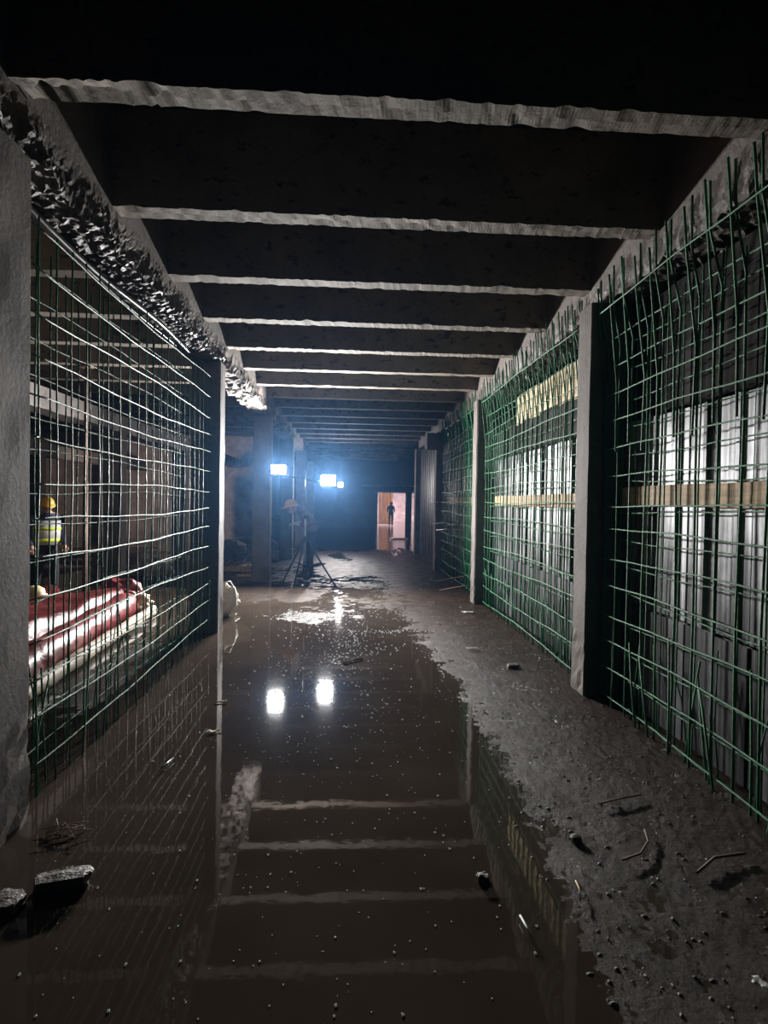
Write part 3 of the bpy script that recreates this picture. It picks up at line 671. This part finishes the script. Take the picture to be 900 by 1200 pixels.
bm = bmesh.new(); box(bm, (1.55, 23.0, 0), (2.3, 23.12, .05)); tag(obj('lintel_glint', bm, 'timber_pale'), 'pale plank standing in for the lintel reflection on far wet floor', 'glint')  # added pale strip stands in for the lintel's reflection on the water

# ------------------------------------------------------------------ small things on the floor
def rock(c, s, seed, label, mat='stone', rz=0, name='stone'):
    bm = bmesh.new(); bmesh.ops.create_cube(bm, size=2); bmesh.ops.subdivide_edges(bm, edges=bm.edges[:], cuts=5, use_grid_fill=True)
    for v in bm.verts:
        d = .30*noise.noise(v.co*1.1+Vector((seed, 0, 0)))+.12*noise.noise(v.co*3+Vector((seed, 0, 0)))
        q = v.co.normalized(); v.co = (v.co*.55+q*.55)*(1+d); v.co = Vector((v.co.x*s[0], v.co.y*s[1], v.co.z*s[2]))
    o = tag(obj(name, bm, mat), label, 'stone'); o.location = c; o.rotation_euler.z = rz; return o
rock((-1.085, 2.26, .025), (.09, .042, .03), 1, 'dark brick-sized stone in the shallow water by the edge column', rz=.25)
rock((-1.235, 2.16, .012), (.05, .05, .022), 4, 'small dark stone at the left edge beside the bigger stone')
rock((.546, 2.251, .008), (.022, .02, .018), 6, 'lone small black pebble at the edge of the mud')
rock((1.02, 2.50, .018), (.02, .016, .012), 8, 'tiny pale pebble on the wet mud right of the water')
rock((1.50, 5.2, .02), (.05, .03, .014), 9, 'small clod near the nearest right column')
bm = bmesh.new(); rnd = random.Random(3)
for k in range(9):
    a = rnd.uniform(0, 3.14); c = Vector((-1.25+rnd.uniform(-.04, .04), 2.62+rnd.uniform(-.05, .05), .015)); d = Vector((math.cos(a), math.sin(a), 0))*rnd.uniform(.05, .12)
    tube(bm, [c-d, c+Vector((0, 0, rnd.uniform(.0, .02))), c+d], .0018, 5)
tag(obj('wire_tangle', bm, 'rusty_steel'), 'small tangle of dark wire in the water near the edge column', 'wire')
def scrap(c, w_, h, seed, label, mat='white_paper', rz=0):
    bm = bmesh.new(); n = 6; g = [[bm.verts.new((w_*(i/n-.5)*(1+.2*math.sin(j+seed)), h*(j/n-.5)*(1+.2*math.sin(i*1.3+seed)), .012*noise.noise(Vector((i*.5, j*.5, seed))))) for i in range(n+1)] for j in range(n+1)]
    for j in range(n):
        for i in range(n): bm.faces.new((g[j][i], g[j][i+1], g[j+1][i+1], g[j+1][i]))
    bmesh.ops.solidify(bm, geom=bm.faces[:], thickness=.006)
    o = tag(obj('paper_scrap', bm, mat, smooth=True), label, 'scrap'); o.location = c; o.rotation_euler.z = rz; return o
scrap((1.25, 5.82, .025), .13, .05, 1, 'white scrap on the mud before the slim pale column', rz=.1)
scrap((1.60, 7.75, .025), .16, .08, 2, 'white scrap at the foot of the slim pale column')
scrap((1.289, 1.70, .03), .035, .05, 3, 'crumpled pale scrap in the lower right corner', rz=.6)
scrap((-.86, 3.75, .012), .09, .03, 5, 'thin pale chip floating near the left mesh', 'cream_cloth', .4)
scrap((-.93, 4.30, .012), .08, .03, 6, 'pale chip floating farther along the left mesh', 'cream_cloth', .1)
scrap((-2.30, 6.5, .09), .14, .14, 8, 'white rag on the cream roll behind the left mesh')
def stick(pts, r, label, mat='rusty_steel', name='twig', cat='twig'):
    bm = bmesh.new(); tube(bm, pts, r, 5); return tag(obj(name, bm, mat), label, cat)
stick([(.63, 2.03, .018), (.635, 1.97, .02), (.64, 1.93, .018)], .004, 'short pale stick at the mud edge, bottom centre right', 'white_paper')
stick([(.88, 2.1, .02), (.9, 2.16, .022), (.905, 2.21, .02)], .003, 'short straight twig on the mud right of the pale stick', 'timber_pale')
stick([(1.15, 2.33, .022), (1.25, 2.37, .024), (1.33, 2.46, .022), (1.36, 2.55, .022)], .0045, 'bent dark twig on the right mud', 'rusty_steel')
stick([(1.25, 2.78, .022), (1.4, 2.83, .025), (1.5, 2.86, .022)], .0045, 'straight dark twig above the bent one on right mud')
stick([(1.42, 2.24, .022), (1.55, 2.33, .026), (1.7, 2.36, .022)], .006, 'dark twig at the right frame edge on the mud')
stick([(-.05, 5.3, .01), (.06, 5.42, .014), (.13, 5.46, .01)], .008, 'dark stick floating in the middle of the water')
stick([(-1.02, 3.2, .02), (-.99, 3.35, .015)], .004, 'pale wire end by the foot of the left mesh', 'grey_steel')
# foam specks, glare patches built as specks, and grit
bm = bmesh.new(); rnd = random.Random(11); cnt = 0
def speck(x, y, r):
    z = max(0, floor_h(x, y)); bmesh.ops.create_icosphere(bm, subdivisions=1, radius=r, matrix=Matrix.Translation((x, y, z+r*.2)) @ Matrix.Diagonal((1, rnd.uniform(.7, 1.4), .6, 1)))
for k in range(900):
    y = 1.6+ (rnd.random()**1.1)*6.4; x = rnd.gauss(-.1, .38) if rnd.random() < .7 else rnd.uniform(-1.2, 1.6)
    if -1.4 < x < 1.85: speck(x, y, rnd.choice([.002, .0025, .003, .003, .004, .005]) * (1+y*.09))
for cx_, cy_, n_, sx_, sy_ in ((-.40, 7.45, 150, .22, .22), (.30, 6.65, 90, .28, .05), (-.75, 7.6, 60, .1, .15), (.0, 6.2, 50, .1, .2), (.3, 5.9, 60, .25, .2), (-.15, 5.4, 50, .07, .15), (-.15, 4.8, 120, .3, .5), (-.3, 6.6, 50, .3, .2)):  # some clusters model bright glare patches on the wet floor as white specks
    for k in range(n_): speck(rnd.gauss(cx_, sx_), rnd.gauss(cy_, sy_), rnd.uniform(.004, .012))
for f in bm.faces: f.smooth = True
tag(obj('foam_glare_specks', bm, 'foam'), 'white foam specks, bubbles and modelled glare patches on the brown water', 'foam', kind='stuff')
bm = bmesh.new()
for k in range(900):
    x = rnd.uniform(.6, 1.9); y = 1.5+rnd.random()*6; r = rnd.choice([.003, .004, .005, .007, .009])
    z = floor_h(x, y); bmesh.ops.create_icosphere(bm, subdivisions=1, radius=r, matrix=Matrix.Translation((x, y, z)) @ Matrix.Diagonal((rnd.uniform(.7, 1.8), 1, .6, 1)))
tag(obj('mud_grit', bm, 'stone'), 'loose dark grit strewn over the wet mud on the right', 'grit', kind='stuff')
